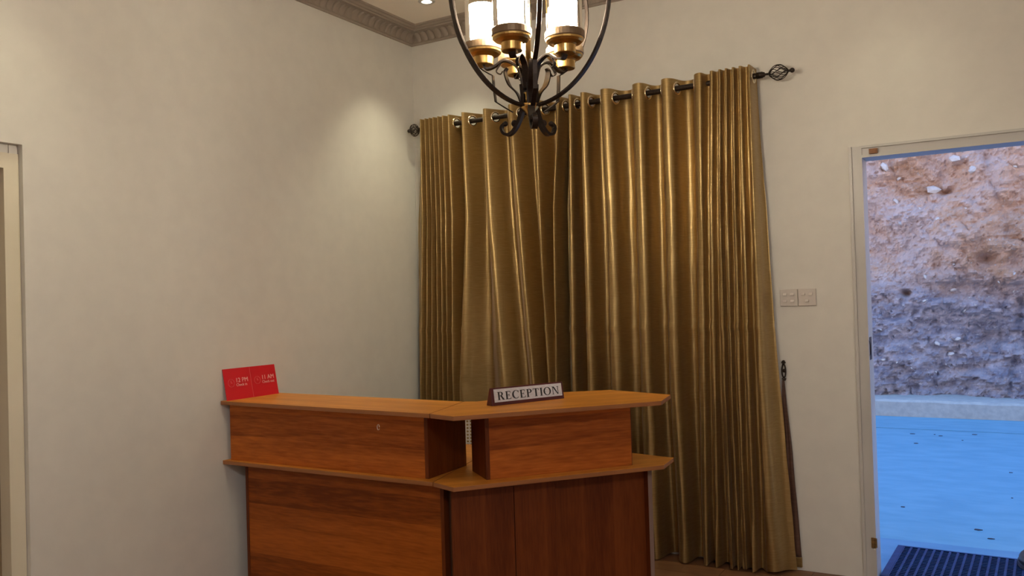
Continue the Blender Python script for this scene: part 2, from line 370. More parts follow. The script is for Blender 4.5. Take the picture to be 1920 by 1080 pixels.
def rock_mat():
    m = mat('cut_earth', (.6, .36, .27), .92); b = m.node_tree.nodes['Principled BSDF']
    t = N(m, 'ShaderNodeTexCoord'); sp = N(m, 'ShaderNodeSeparateXYZ'); L(m, t.outputs['Object'], sp.inputs[0])
    n1 = N(m, 'ShaderNodeTexNoise'); n1.inputs['Scale'].default_value = 1.1; n1.inputs['Detail'].default_value = 7; n1.inputs['Roughness'].default_value = .62; n1.inputs['Distortion'].default_value = .5
    L(m, t.outputs['Object'], n1.inputs['Vector'])
    r1 = N(m, 'ShaderNodeValToRGB'); e = r1.color_ramp
    e.elements[0].position = .34; e.elements[0].color = (.66, .36, .20, 1); e.elements[1].position = .66; e.elements[1].color = (.78, .60, .54, 1)
    x = e.elements.new(.45); x.color = (.86, .56, .40, 1); x = e.elements.new(.54); x.color = (.86, .64, .55, 1)
    L(m, n1.outputs['Fac'], r1.inputs[0])
    # lower beds are purple grey shale
    n3 = N(m, 'ShaderNodeTexNoise'); n3.inputs['Scale'].default_value = .9; n3.inputs['Detail'].default_value = 5; L(m, t.outputs['Object'], n3.inputs['Vector'])
    ma = N(m, 'ShaderNodeMath', operation='MULTIPLY_ADD'); ma.inputs[1].default_value = 1.9; L(m, n3.outputs['Fac'], ma.inputs[0]); 
    mz = N(m, 'ShaderNodeMath', operation='MULTIPLY'); mz.inputs[1].default_value = -1.0; L(m, sp.outputs['Z'], mz.inputs[0]); L(m, mz.outputs[0], ma.inputs[2])
    r3 = N(m, 'ShaderNodeMapRange'); r3.inputs['From Min'].default_value = -.75; r3.inputs['From Max'].default_value = -.25; L(m, ma.outputs[0], r3.inputs['Value'])
    rs = N(m, 'ShaderNodeValToRGB'); rs.color_ramp.elements[0].position = .38; rs.color_ramp.elements[0].color = (.34, .29, .33, 1); rs.color_ramp.elements[1].position = .66; rs.color_ramp.elements[1].color = (.70, .58, .58, 1)
    n4 = N(m, 'ShaderNodeTexNoise'); n4.inputs['Scale'].default_value = 5; n4.inputs['Detail'].default_value = 8
    mpp = N(m, 'ShaderNodeMapping'); mpp.inputs['Scale'].default_value = (1, 1, 2.4); L(m, t.outputs['Object'], mpp.inputs[0]); L(m, mpp.outputs[0], n4.inputs['Vector']); L(m, n4.outputs['Fac'], rs.inputs[0])
    mx = N(m, 'ShaderNodeMix', data_type='RGBA'); L(m, r3.outputs[0], mx.inputs['Factor']); L(m, r1.outputs[0], mx.inputs[6]); L(m, rs.outputs[0], mx.inputs[7])
    # pale mineral specks
    v = N(m, 'ShaderNodeTexNoise'); v.inputs['Scale'].default_value = 22; v.inputs['Detail'].default_value = 6; v.inputs['Roughness'].default_value = .7; L(m, t.outputs['Object'], v.inputs['Vector'])
    rv = N(m, 'ShaderNodeValToRGB'); rv.color_ramp.elements[0].position = .58; rv.color_ramp.elements[1].position = .70
    L(m, v.outputs['Fac'], rv.inputs[0])
    mx2 = N(m, 'ShaderNodeMix', data_type='RGBA'); L(m, rv.outputs[0], mx2.inputs['Factor']); L(m, mx.outputs[2], mx2.inputs[6]); mx2.inputs[7].default_value = (.84, .76, .70, 1)
    L(m, mx2.outputs[2], b.inputs['Base Color'])
    bp = N(m, 'ShaderNodeBump'); bp.inputs['Strength'].default_value = 1.0; bp.inputs['Distance'].default_value = .055; L(m, v.outputs['Fac'], bp.inputs['Height'])
    L(m, bp.outputs[0], b.inputs['Normal'])
    return m
ROCK = rock_mat()
def rock_depth(x, z):
    p = Vector((x, 0, z))
    d = .30*noise.fractal(p*.7 + Vector((3, 0, 1)), 1.0, 2.0, 4)
    d += .10*noise.fractal(Vector((x*1.2, 4, z*4.5)), .9, 2.1, 5)                        # strata
    d += .13*abs(noise.fractal(p*5 + Vector((0, 9, 0)), .8, 2.1, 5))
    d += .035*noise.cell(Vector((x*3.2 + .6*noise.noise(p*2), 0, z*4.6 + .8*noise.noise(p*2.3))))
    d -= .07*math.exp(-((x-3.20-.18*math.sin(z*1.3))/.05)**2)                            # vertical crease
    for hx, hz, s in ((3.05, 1.75, .085), (2.15, 1.35, .07), (2.65, 2.62, .07)): d -= .22*math.exp(-(((x-hx)/s)**2 + ((z-hz)/(s*.6))**2))
    return d
bm = bmesh.new(); xs = []; x = -5.0
while x < 10: xs.append(x); x += .022 if 1.2 < x < 4.4 else .09
zs = [.0 + .024*i for i in range(225)]
vv = [[bm.verts.new((x, 7.15 + .13*z - rock_depth(x, z), z)) for z in zs] for x in xs]
for i in range(len(xs)-1):
    for j in range(len(zs)-1): bm.faces.new((vv[i][j], vv[i+1][j], vv[i+1][j+1], vv[i][j+1]))
rock = struct('rock_face', bm, ROCK)
PALE = noisy('pale_stone', (.52, .46, .42), (.66, .60, .55), (9, 9, 9), .85)
def stone_bm(s, seed):
    bm = bmesh.new(); bmesh.ops.create_icosphere(bm, subdivisions=1, radius=s)
    for v in bm.verts: v.co *= 1 + .45*noise.noise(v.co/s*1.3 + Vector((seed, 0, 0))); v.co.z *= .62; v.co.y *= .6
    return bm
stones = [link('stone', stone_bm(.055, k*3.1), PALE, rock, (2.2+k, 7, 1)) for k in range(4)]
spots = [(2.50, 2.66, 1.7), (2.75, 3.0, 1.3), (1.94, 3.0, 1.3), (2.10, 2.85, .8), (2.95, 2.85, 1.2), (2.05, 2.55, .9)] + [(random.uniform(1.7, 3.9), random.uniform(.3, 4.4), random.uniform(.2, .75)) for _ in range(60)]
for k, (x, z, s) in enumerate(spots):
    if k < 4: o = stones[k]
    else: o = stones[k % 4].copy(); COL.objects.link(o)
    o.location = (x, 7.15+.13*z-rock_depth(x, z)-.012*s, z); o.scale = (s, s, s); o.rotation_euler = (random.uniform(-.4, .4), random.uniform(-1, 1), random.uniform(-.5, .5))

# rubber mat with slots
mt = thing('door_mat', 'perforated dark navy rubber door mat lying outside the open doorway', 'mat', (2.700, .030, .0035))
mw, ml, z0, z1 = .88, .575, -.003, .012
bm = bmesh.new(); bd = .032
box(bm, 0, bd, 0, ml, z0, z1); box(bm, mw-bd, mw, 0, ml, z0, z1); box(bm, bd, mw-bd, 0, .016, z0, z1); box(bm, bd, mw-bd, ml-.014, ml, z0, z1)
link('border', bm, NAVY, mt, bevel=.002); link('hole_shade', B(.01, mw-.01, .01, ml-.01, -.0035, -.0005), mat('matte_black_hole_shade', (.002, .003, .008), .9, Specular_IOR_Level=.05), mt)  # black sheet added beneath so the holes look shaded
bm = bmesh.new(); nc = 22; cw = (mw-2*bd)/nc
for i in range(nc+1):
    x = bd + i*cw; box(bm, x-.0055 if i else x, x+.0055 if i < nc else x, .016, ml-.014, z0, z1-.001)
nr = 20; rh = (ml-.03)/nr
for j in range(1, nr): box(bm, bd, mw-bd, .016+j*rh-.0035, .016+j*rh+.0035, z0, z1-.003)
o = link('grid', bm, NAVY, mt)
mt.rotation_euler = (0, 0, -.035)
# dark shoe toe at the mat's far corner
sh = thing('shoe', 'black shoe standing on the rubber door mat at the frame edge', 'shoe', (3.338, .425, .0165), .15)
bm = bmesh.new(); rows = []
for t in [i/12 for i in range(13)]:
    y = .14 - .28*t; w = .048*math.sin(PI*min(1, .12+t*1.2))**.45 if t < .74 else .036*math.sqrt(max(0.02, 1-((t-.74)/.27)**2))+.004
    h = .045 + .05*max(0, t-.3)
    if t == 0: w = .012
    rows.append([bm.verts.new((w*math.cos(a)*1.0, y, .018 + h*max(0, math.sin(a)))) for a in [k*PI/8 for k in range(9)]])
for a, b in zip(rows, rows[1:]):
    for k in range(8): bm.faces.new((a[k], a[k+1], b[k+1], b[k]))
    bm.faces.new((a[8], a[0], b[0], b[8]))
bm.faces.new(rows[0]); bm.faces.new(rows[-1][::-1])
link('upper', bm, SHOE, sh, smooth=True)
bm = prism([((.050*math.sin(PI*min(1, .1+t*1.2))**.45 if t < .74 else .04*math.sqrt(max(.02, 1-((t-.74)/.27)**2)))*1.04, .145-.29*t) for t in [i/12 for i in range(13)]] + [(-(.050*math.sin(PI*min(1, .1+t*1.2))**.45 if t < .74 else .04*math.sqrt(max(.02, 1-((t-.74)/.27)**2)))*1.04, .145-.29*t) for t in [1-i/12 for i in range(13)]], 0, .018)
link('sole', bm, RUBBER, sh)

# ------------------------------------------------------------------ reception desk
T, SH, TH = .960, .675, .018
desk = thing('reception_desk', 'two winged cherry wood reception desk with raised counter in the corner', 'desk', (0, 0, 0))
# plan points
left_wing = thing('left_wing'); right_wing = thing('right_wing')
for w_ in (left_wing, right_wing): w_.parent = desk
left_wing.location = (0, -1.58, 0); left_wing.rotation_euler = (0, 0, -.030)
ANG = math.atan2(.682, .588)
def rel(o, pts):
    Mi = (Matrix.Translation(o.location) @ o.rotation_euler.to_matrix().to_4x4()).inverted()
    return [tuple((Mi @ Vector((x, y, 0)))[:2]) for x, y in pts]
right_wing.location = (1.40, -1.62, 0); right_wing.rotation_euler = (0, 0, ANG)
ltop = [(.003, -1.613), (1.287, -1.685), (1.189, -1.294), (.003, -1.237)]
rtop = [(1.291, -1.685), (1.428, -1.721), (2.016, -1.039), (1.973, -.807), (1.629, -.691), (1.463, -.829), (1.250, -1.275), (1.193, -1.290)]
link('counter_top', prism(rel(left_wing, ltop), T-TH, T), WOODTOP, left_wing, bevel=.0015)
link('counter_top', prism(rel(right_wing, rtop), T-TH, T), WOODTOP, right_wing, bevel=.0015)
lsh = [(.003, -1.609), (1.252, -1.626), (1.06, -.80), (.003, -.80)]
rsh = [(1.255, -1.626), (1.388, -1.677), (1.987, -.956), (1.967, -.778), (1.770, -.740), (1.45, -.70), (1.064, -.80)]
link('worktop', prism(rel(left_wing, lsh), SH-TH, SH), WOODTOP, left_wing, bevel=.0015)
link('worktop', prism(rel(right_wing, rsh), SH-TH, SH), WOODTOP, right_wing, bevel=.0015)
def slab(name, p, q, t, z0, z1, m, parent, bev=.0012):
    """upright board with its outer face along p->q, thickness to the left of the direction"""
    (ax, ay), (bx, by) = rel(parent, [p, q]); Ln = math.hypot(bx-ax, by-ay); a = math.atan2(by-ay, bx-ax)
    o = link(name, B(0, Ln, 0, t, 0, z1-z0), m, parent, (ax, ay, z0), a, bevel=bev); return o
for o in list(left_wing.children) + list(right_wing.children):     # edge banding round the boards
    o.data.materials.append(EDGE)
    for p in o.data.polygons:
        if abs(p.normal.z) < .5: p.material_index = 1
# raised box, left wing
slab('front_panel', (.030, -1.583), (1.184, -1.583), .018, SH, T-TH, WOODLIT, left_wing)
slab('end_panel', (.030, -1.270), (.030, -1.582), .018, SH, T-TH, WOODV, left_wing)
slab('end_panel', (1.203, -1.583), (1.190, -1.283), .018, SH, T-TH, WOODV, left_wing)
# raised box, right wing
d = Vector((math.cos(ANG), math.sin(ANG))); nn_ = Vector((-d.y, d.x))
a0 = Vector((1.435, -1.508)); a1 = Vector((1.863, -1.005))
slab('front_panel', tuple(a0+d*.016), tuple(a1-d*.002), .018, SH, T-TH, WOODLIT, right_wing)
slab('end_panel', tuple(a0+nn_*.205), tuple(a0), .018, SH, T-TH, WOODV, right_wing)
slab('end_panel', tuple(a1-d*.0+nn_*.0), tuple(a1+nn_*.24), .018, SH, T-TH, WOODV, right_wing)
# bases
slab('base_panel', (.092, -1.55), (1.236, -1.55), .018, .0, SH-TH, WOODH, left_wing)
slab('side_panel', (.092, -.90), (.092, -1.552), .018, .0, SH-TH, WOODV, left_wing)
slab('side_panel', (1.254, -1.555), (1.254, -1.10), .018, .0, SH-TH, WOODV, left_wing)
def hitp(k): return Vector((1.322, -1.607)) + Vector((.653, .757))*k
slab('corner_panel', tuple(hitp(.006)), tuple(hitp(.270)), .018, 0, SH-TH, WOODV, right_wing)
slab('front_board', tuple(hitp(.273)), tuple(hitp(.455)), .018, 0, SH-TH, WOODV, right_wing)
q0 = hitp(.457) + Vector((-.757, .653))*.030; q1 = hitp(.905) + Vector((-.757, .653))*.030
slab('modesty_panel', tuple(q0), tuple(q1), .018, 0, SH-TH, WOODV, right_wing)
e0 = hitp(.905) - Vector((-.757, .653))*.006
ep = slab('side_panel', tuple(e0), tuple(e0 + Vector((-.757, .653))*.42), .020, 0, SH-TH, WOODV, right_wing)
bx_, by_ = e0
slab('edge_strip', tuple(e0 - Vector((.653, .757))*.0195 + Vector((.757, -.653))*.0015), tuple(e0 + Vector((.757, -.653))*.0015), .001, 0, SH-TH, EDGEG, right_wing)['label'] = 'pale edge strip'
slab('gap_shade_board', (1.262, -1.53), (1.318, -1.59), .012, 0, SH-TH, DARKIN, right_wing)['label'] = 'dark board for the shade in the gap between the two bases'  # dark board put in for the shade between the bases
# tiny worn ring sticker on the left front panel
bm = bmesh.new(); sweep(bm, [(.945+.006*math.cos(a), -1.5850, .876+.012*math.sin(a)) for a in [k*PI/7 for k in range(14)]], .0045, .0008, side=(0, 1, 0))
mk = link('scuff_mark', bm, mat('pale_scuff', (.75, .66, .52), .7), None); mk.parent = left_wing
mk.matrix_parent_inverse = (Matrix.Translation(left_wing.location) @ left_wing.rotation_euler.to_matrix().to_4x4()).inverted()
mk['label'] = 'small pale ring-shaped scuff'

# cable lying on the worktop
bm = bmesh.new(); sweep(bm, spline([(1.30, -1.22, SH+.06), (1.245, -1.22, SH+.045), (1.215, -1.235, SH+.004), (1.26, -1.265, SH+.004), (1.30, -1.20, SH+.004), (1.33, -1.12, SH+.004)]), .0028)
tag(link('power_cable', bm, CABLE, smooth=True), 'thin black cable looping on the worktop behind the counter gap', 'cable')

# chair behind the desk: perforated back
ch = thing('office_chair', 'pale plastic chair with perforated back standing behind the reception desk', 'chair', (.72, -.50, 0), .55)
bm = bmesh.new(); pc = .0175; nx_, nz_ = 24, 17
vc = {}
def gv(i, j):
    if (i, j) not in vc:
        x = (i-nx_/2)*pc; vc[(i, j)] = bm.verts.new((x, -.20-.6*x*x*-1, .50+j*pc))
    return vc[(i, j)]
for i in range(nx_):
    for j in range(nz_+4):
        q = [gv(i, j), gv(i+1, j), gv(i+1, j+1), gv(i, j+1)]
        if 0 < i < nx_-1 and 2 <= j < nz_+3:
            cc = sum((v.co for v in q), Vector())/4; mid = [(q[k].co+q[(k+1) % 4].co)/2 for k in range(4)]
            r = .52; inn = []
            for k in range(4):
                inn.append(bm.verts.new(cc + (q[k].co-cc)*r*1.0)); inn.append(bm.verts.new(cc + (mid[k]-cc)*r*1.35))
            for k in range(4):
                bm.faces.new((q[k], inn[2*k+1], inn[2*k])); bm.faces.new((q[k], q[(k+1) % 4], inn[2*k+1])); bm.faces.new((q[(k+1) % 4], inn[(2*k+2) % 8], inn[2*k+1]))
        else: bm.faces.new(q)
o = link('backrest', bm, CHAIRP, ch); sd = o.modifiers.new('thick', 'SOLIDIFY'); sd.thickness = .006
bm = B(-.22, .22, -.20, .22, .42, .445); link('seat', bm, CHAIRP, ch, bevel=.01)
for sx_ in (-1, 1):
    bm = bmesh.new(); sweep(bm, spline([(sx_*.19, -.16, .42), (sx_*.205, -.20, .52), (sx_*.205, -.185, .86)]), .010); link('back_post', bm, IRON, ch, smooth=True)
    for sy in (-1, 1): bm = bmesh.new(); sweep(bm, [(sx_*.18, sy*.17, .42), (sx_*.22, sy*.21, 0.0)], .012); link('leg', bm, IRON, ch, smooth=True)

# ------------------------------------------------------------------ printed red sheet leaning on the wall
def text_mesh(body, size, ext=.0004):
    c = bpy.data.curves.new('t', 'FONT'); c.body = body; c.size = size; c.extrude = ext; c.resolution_u = 3
    o = bpy.data.objects.new('t', c); COL.objects.link(o); dg = bpy.context.evaluated_depsgraph_get()
    me = bpy.data.meshes.new_from_object(o.evaluated_get(dg)); bpy.data.objects.remove(o); return me
# local frame: x along the sheet (towards the back wall), z up, -y faces the room
card = thing('check_in_notice', 'red notice sheet with 12 PM and 11 AM times leaning against the wall', 'notice', (.034, -1.600, T), PI/2 - .01)
card.rotation_euler = (-.19, 0, PI/2)
link('sheet', B(0, .334, 0, .003, 0, .153), RED, card)
link('divider', B(.1655, .167, -.0006, 0, .002, .151), REDLINE, card, )['label'] = 'thin pale dividing line'
def put_text(body, size, x, z, m, parent, name='lettering', y=-.0008):
    me = text_mesh(body, size); me.materials.clear(); me.materials.append(m); o = bpy.data.objects.new(name, me); COL.objects.link(o); o.parent = parent
    o.location = (x, y, z); o.rotation_euler = (PI/2, 0, 0); return o
for k, (a, b) in enumerate((('12 PM', 'Check in'), ('11 AM', 'Check out'))):
    x0 = .018 + k*.166
    put_text(a, .031, x0+.050, .083, WHITEP, card); put_text(b, .019, x0+.051, .064, WHITEP, card)
    bm = bmesh.new(); sweep(bm, [(x0+.022+.019*math.cos(2*PI*q/24), -.0004, .082+.019*math.sin(2*PI*q/24)) for q in range(24)], .0032, .0008, side=(0, 1, 0), closed=True)
    box(bm, x0+.0208, x0+.0232, -.0008, 0, .082, .094); box(bm, x0+.0208, x0+.029, -.0008, 0, .0808, .0832)
    link('clock_symbol', bm, REDLINE, card)

# ------------------------------------------------------------------ RECEPTION nameplate
sd_ = Vector((1.573-1.409, -1.063+1.405, 0)); SL = sd_.length; sa = math.atan2(sd_.y, sd_.x)
sign = thing('reception_sign', 'silver and mahogany desk sign reading RECEPTION on the counter', 'sign', (1.409, -1.405, T), sa)
HS = .074
bm = bmesh.new(); pr = [(0, 0), (.045, 0), (.020, HS), (.012, HS)]   # wedge section (y, z)
a = [bm.verts.new((0, y, z)) for y, z in pr]; b = [bm.verts.new((SL, y, z)) for y, z in pr]
bm.faces.new(a); bm.faces.new(b[::-1])
for k in range(4): bm.faces.new((a[k], a[(k+1) % 4], b[(k+1) % 4], b[k]))
link('wedge', bm, MAHOG, sign, bevel=.0015)
tilt = math.atan2(.012, HS)
fc = thing('plate'); fc.parent = sign; fc.location = (0, -.0004, 0); fc.rotation_euler = (-tilt, 0, 0)
bpy.data.objects.remove(fc)
pl = link('plate', B(.014, SL-.010, -.0015, 0, .014, HS-.005), SILVER, sign, (0, -.0004, 0)); pl.rotation_euler = (-tilt, 0, 0)
# serif capitals drawn as filled outlines, cap height 1
def arc(cx, cy, rx, ry, a0, a1, n=14): return [(cx+rx*math.cos(math.radians(a0+(a1-a0)*k/n)), cy+ry*math.sin(math.radians(a0+(a1-a0)*k/n))) for k in range(n+1)]
def quadstrip(o, i): return [[o[k], o[k+1], i[k+1], i[k]] for k in range(len(o)-1)]
def R4(x0, y0, x1, y1): return [(x0, y0), (x1, y0), (x1, y1), (x0, y1)]
sf = .05
def stem(x, w=.17): return [R4(x, 0, x+w, 1), R4(x-.08, 0, x+w+.08, sf), R4(x-.08, 1-sf, x+w+.08, 1)]
def gE(): return stem(.09) + [R4(.2, 0, .66, .07), R4(.2, .93, .62, 1), R4(.2, .48, .50, .55), [(.60, 0), (.66, 0), (.70, .25), (.665, .25)], [(.57, 1), (.62, 1), (.645, .77), (.61, .77)], R4(.47, .38, .505, .65)], .74
def bowl(): return quadstrip([(.2, 1)]+arc(.38, .745, .30, .255, 90, -90)+[(.2, .49)], [(.2, .93)]+arc(.38, .745, .135, .185, 90, -90)+[(.2, .56)])
def gP(): return stem(.09) + bowl(), .74
def gR(): return stem(.09) + bowl() + [[(.36, .50), (.52, .53), (.80, .06), (.62, 0)], [(.62, 0), (.86, 0), (.86, sf), (.78, .06)]], .88
def gC():
    q = quadstrip(arc(.47, .5, .45, .52, 42, 318, 26), arc(.51, .5, .31, .46, 42, 318, 26))
    return q + [[(.78, .98), (.82, .98), (.83, .68), (.79, .68)]], .88
def gT(): return [R4(.30, 0, .47, 1), R4(.21, 0, .56, sf), R4(.02, .93, .75, 1), [(.02, 1), (.06, 1), (.035, .74), (0, .74)], [(.71, 1), (.75, 1), (.77, .74), (.735, .74)]], .80
def gI(): return stem(.09), .36
def gO(): return quadstrip(arc(.50, .5, .48, .52, 0, 360, 32), arc(.50, .5, .31, .46, 0, 360, 32)), 1.02
def gN(): return [R4(.11, 0, .17, 1), R4(.02, 0, .27, sf), R4(.0, 1-sf, .26, 1), R4(.76, 0, .82, 1), R4(.66, 1-sf, .92, 1), [(.10, 1), (.30, 1), (.82, 0), (.72, 0)]], .94
gl = {'R': gR, 'E': gE, 'C': gC, 'P': gP, 'T': gT, 'I': gI, 'O': gO, 'N': gN}
word = 'RECEPTION'; tot = sum(gl[c]()[1] for c in word); gap = .10; Ht = .034
availw = SL-.056; kx = availw/((tot+gap*(len(word)-1)))
x = .030
for ci, c in enumerate(word):
    polys, wd_ = gl[c](); bm = bmesh.new()
    for P_ in polys:
        a = [bm.verts.new((px*kx, -.0012, pz*Ht)) for px, pz in P_]; b = [bm.verts.new((px*kx, 0, pz*Ht)) for px, pz in P_]
        try:
            bm.faces.new(a); n = len(a)
            for k in range(n): bm.faces.new((a[k], a[(k+1) % n], b[(k+1) % n], b[k]))
        except ValueError: pass
    o = link('letter', bm, BLACKP, pl, (x, -.0016, .0225)); x += (wd_+gap)*kx

# ------------------------------------------------------------------ switch plates
def switch(x0, label, keys):
    t = thing('switch_plate', label, 'switch', (x0, 0, 1.330), 0, )
    link('plate', B(.001, .088, -.010, -.0005, 0, .086), SWITCH, t, bevel=.003)
    for kx_, kz in keys:
        k = bmesh.new(); box(k, kx_-.0095, kx_+.0095, -.0125, -.0095, kz-.006, kz+.006)
        for v in k.verts:
            if v.co.y < -.011 and v.co.z < kz: v.co.y -= .007
        link('rocker', k, SWITCH, t, bevel=.001)
switch(2.280, 'white wall plate with four rockers beside the curtain, the left of two', [(.026, .060), (.062, .060), (.026, .026), (.062, .026)])
switch(2.369, 'white wall plate with three rockers, the one nearer the doorway', [(.026, .060), (.062, .060), (.044, .026)])

# ------------------------------------------------------------------ curtain rod
ZR, YR = 2.50, -.09
rod = thing('curtain_rod', 'dark metal curtain rod with twisted cage finials above the gold curtains', 'curtain rod', (0, 0, 0))
bm = bmesh.new(); lathe(bm, [(0, 0), (.0145, 0), (.0145, 2.09), (0, 2.09)], 16, (.135, YR, ZR), (1, 0, 0)); link('rod', bm, IRON, rod, smooth=False)
def finial(sign, x0, sc=1.0):
    fn = thing('finial'); fn.parent = rod; del_ = fn
    bpy.data.objects.remove(del_)
    bm = bmesh.new(); ax = (sign, 0, 0)
    lathe(bm, [(0, 0), (.0165, 0), (.0165, .030*sc), (.013, .034*sc), (.013, .040*sc), (.006, .044*sc), (.006, .064*sc), (.0, .068*sc)], 16, (x0, YR, ZR), ax)
    f = link('finial', bm, IRON, rod, smooth=True)
    bm = bmesh.new(); s0 = .060*sc; Ln = .098*sc
    for k in range(8):
        for tw in (1, -1):
            pts = []
            for j in range(15):
                t = j/14; rad = .036*math.sin(PI*t)**.8*(1.0 if True else 1) + .003; a = k*2*PI/8 + tw*t*1.5
                pts.append((x0+sign*(s0+Ln*t), YR+rad*math.cos(a), ZR+rad*math.sin(a)))
            sweep(bm, pts, .0019, seg=5)
    link('cage', bm, IRON, f, smooth=True)
    bm = bmesh.new(); lathe(bm, [(.004, 0), (.007, .006*sc), (.006, .012*sc), (.004, .014*sc)], 12, (x0+sign*(s0+Ln-.004), YR, ZR), ax); ball(bm, (x0+sign*(s0+Ln+.018*sc), YR, ZR), .0125)
    link('knob', bm, IRON, f, smooth=True)
finial(1, 2.222); finial(-1, .138, .62)
for xb in (.20, 1.165, 2.10):
    bm = bmesh.new(); lathe(bm, [(0, 0), (.022, 0), (.022, .006), (.006, .008), (.006, .078), (0, .078)], 14, (xb, -.0005, ZR), (0, -1, 0)); link('bracket', bm, IRON, rod, smooth=False)

# ------------------------------------------------------------------ curtains
ZL = [0.0, .90, 1.92, 2.50]
def curtain(name, label, top, mid, low, bot, start, end, seed, warp):
    n = len(top); ztop = 2.548
    zs = [.012 + (2.40-.012)*i/90 for i in range(91)] + [2.40 + (ztop-2.40)*i/34 for i in range(1, 35)]
    nodes_at = []
    NS = 22
    cr_y, tr_y = -.152, -.030
    root = thing(name, label, 'curtain', (0, 0, 0), 0, 'gold curtains on the rod')
    def line(z):
        cx = [interp(z, ZL, [bot[i], low[i], mid[i], top[i]]) for i in range(n)]
        sx0 = interp(z, *start); ex = interp(z, *end)
        K = [(sx0, -.055)]
        for i in range(n):
            K.append((cx[i], cr_y + .006*math.sin(i*2.1+seed) * (1-z/2.6)))
            if i < n-1:
                dx = cx[i+1]-cx[i]; m = (cx[i]*.5 + cx[i+1]*.5); h = max(0, min(1, (dx-.045)/.055)); h = h*h*(3-2*h); dep = -.114 + (tr_y+.114)*h
                K.append((m, dep))
        K.append((ex, -.040))
        pts = []
        for j in range(len(K)-1):
            (xa, ya), (xb, yb) = K[j], K[j+1]; wide = abs(xb-xa)
            for s in range(NS if j < len(K)-2 else NS+1):
                t = s/NS; c = (1-math.cos(PI*t))/2
                # fabric bulges: wide folds hang as rounded S bends
                x = xa + (xb-xa)*(t + warp*math.sin(2*PI*t))
                y = ya + (yb-ya)*c
                pts.append((x, y))
        return pts, K
    bm = bmesh.new(); rows = []
    _, Ktop = line(ZR)
    for z in zs:
        pts, K = line(z); row = []
        for k, (x, y) in enumerate(pts):
            amp = min(1, (2.5-z)/.6) if z < 2.5 else 0
            w = .004*amp*noise.noise(Vector((k*.11+seed*7, z*2.3, seed))) + .0022*amp*noise.noise(Vector((k*.35, z*9, seed+4)))
            w += -.0035*math.exp(-((z-1.235+.004*math.sin(k*.3))/.008)**2)                 # pressed fold line
            flare = (.3-z)/.3*.012*math.sin(k*.21+seed) if z < .3 else 0
            zz = z
            if z <= zs[0]+1e-6: zz = z + .006*math.sin(k*.15)
            row.append(bm.verts.new((x + w*.6, min(y + w + flare, -.012), zz)))
        rows.append(row)
    eyes = []
    for j in range(len(Ktop)-1):
        (xa, ya), (xb, yb) = Ktop[j], Ktop[j+1]
        if (ya-YR)*(yb-YR) > 0: continue
        t = math.acos(max(-1, min(1, 1-2*(YR-ya)/(yb-ya))))/PI
        k = j*NS + int(round(t*NS)); k = max(1, min(k, len(rows[0])-2))
        pts, _ = line(ZR); p = Vector((*pts[k], ZR)); tg = (Vector((*pts[k+1], ZR))-Vector((*pts[k-1], ZR))).normalized()
        eyes.append((p, tg))
    for i in range(len(rows)-1):
        for k in range(len(rows[0])-1):
            q = (rows[i][k], rows[i][k+1], rows[i+1][k+1], rows[i+1][k])
            if zs[i] > 2.43:
                c = (q[0].co+q[1].co+q[2].co+q[3].co)/4
                if any((c-e).length < .0285 and abs((c-e).normalized().dot(tg)) < 2 for e, tg in eyes): continue
            bm.faces.new(q)
    o = link('fabric', bm, SATIN, root, smooth=True)
    ring = None
    for (p, tg) in eyes:
        nrm = Vector((tg.y, -tg.x, 0))
        if ring is None:
            bm = bmesh.new(); lathe(bm, [(.0245, 0), (.026, .0036), (.031, .0044), (.0365, .002), (.0365, -.002), (.031, -.0044), (.026, -.0036), (.0245, 0)], 28)
            r = link('eyelet', bm, CHROME, root, smooth=True); ring = r
        else: r = bpy.data.objects.new('eyelet', ring.data); COL.objects.link(r); r.parent = root
        r.location = p; r.rotation_mode = 'QUATERNION'; r.rotation_quaternion = nrm.to_track_quat('Z', 'Y')
    return root
curtain('curtain', 'gold satin curtain nearer the left wall, its folds sweeping towards the middle',
    [.162, .195, .227, .256, .292, .327, .371, .472, .631, .807, .974, 1.124],
    [.157, .193, .228, .262, .298, .334, .372, .482, .644, .841, .982, 1.078],
    [.107, .150, .195, .235, .275, .312, .347, .402, .711, .908, 1.012, 1.060],
    [.095, .140, .185, .230, .270, .310, .348, .410, .740, .940, 1.045, 1.095],
    (ZL, [.026, .030, .055, .105]), (ZL, [1.125, 1.098, 1.115, 1.158]), 1.0, -.02)
curtain('curtain', 'gold satin curtain nearer the doorway with a tight stack of folds at its right',
    [1.196, 1.272, 1.401, 1.603, 1.758, 1.945, 2.009, 2.051, 2.083, 2.119, 2.154, 2.202],
    [1.181, 1.270, 1.417, 1.600, 1.761, 1.931, 1.987, 2.031, 2.064, 2.107, 2.148, 2.201],
    [1.165, 1.264, 1.415, 1.594, 1.752, 1.912, 1.966, 2.021, 2.056, 2.094, 2.143, 2.201],
    [1.168, 1.279, 1.422, 1.607, 1.784, 1.889, 1.954, 2.028, 2.064, 2.093, 2.144, 2.210],
    (ZL, [1.135, 1.125, 1.138, 1.164]), ([0, .033, .458, .939, 1.398, 1.805, 2.216, 2.546], [2.326, 2.322, 2.302, 2.272, 2.251, 2.238, 2.217, 2.210]), 2.7, .075)

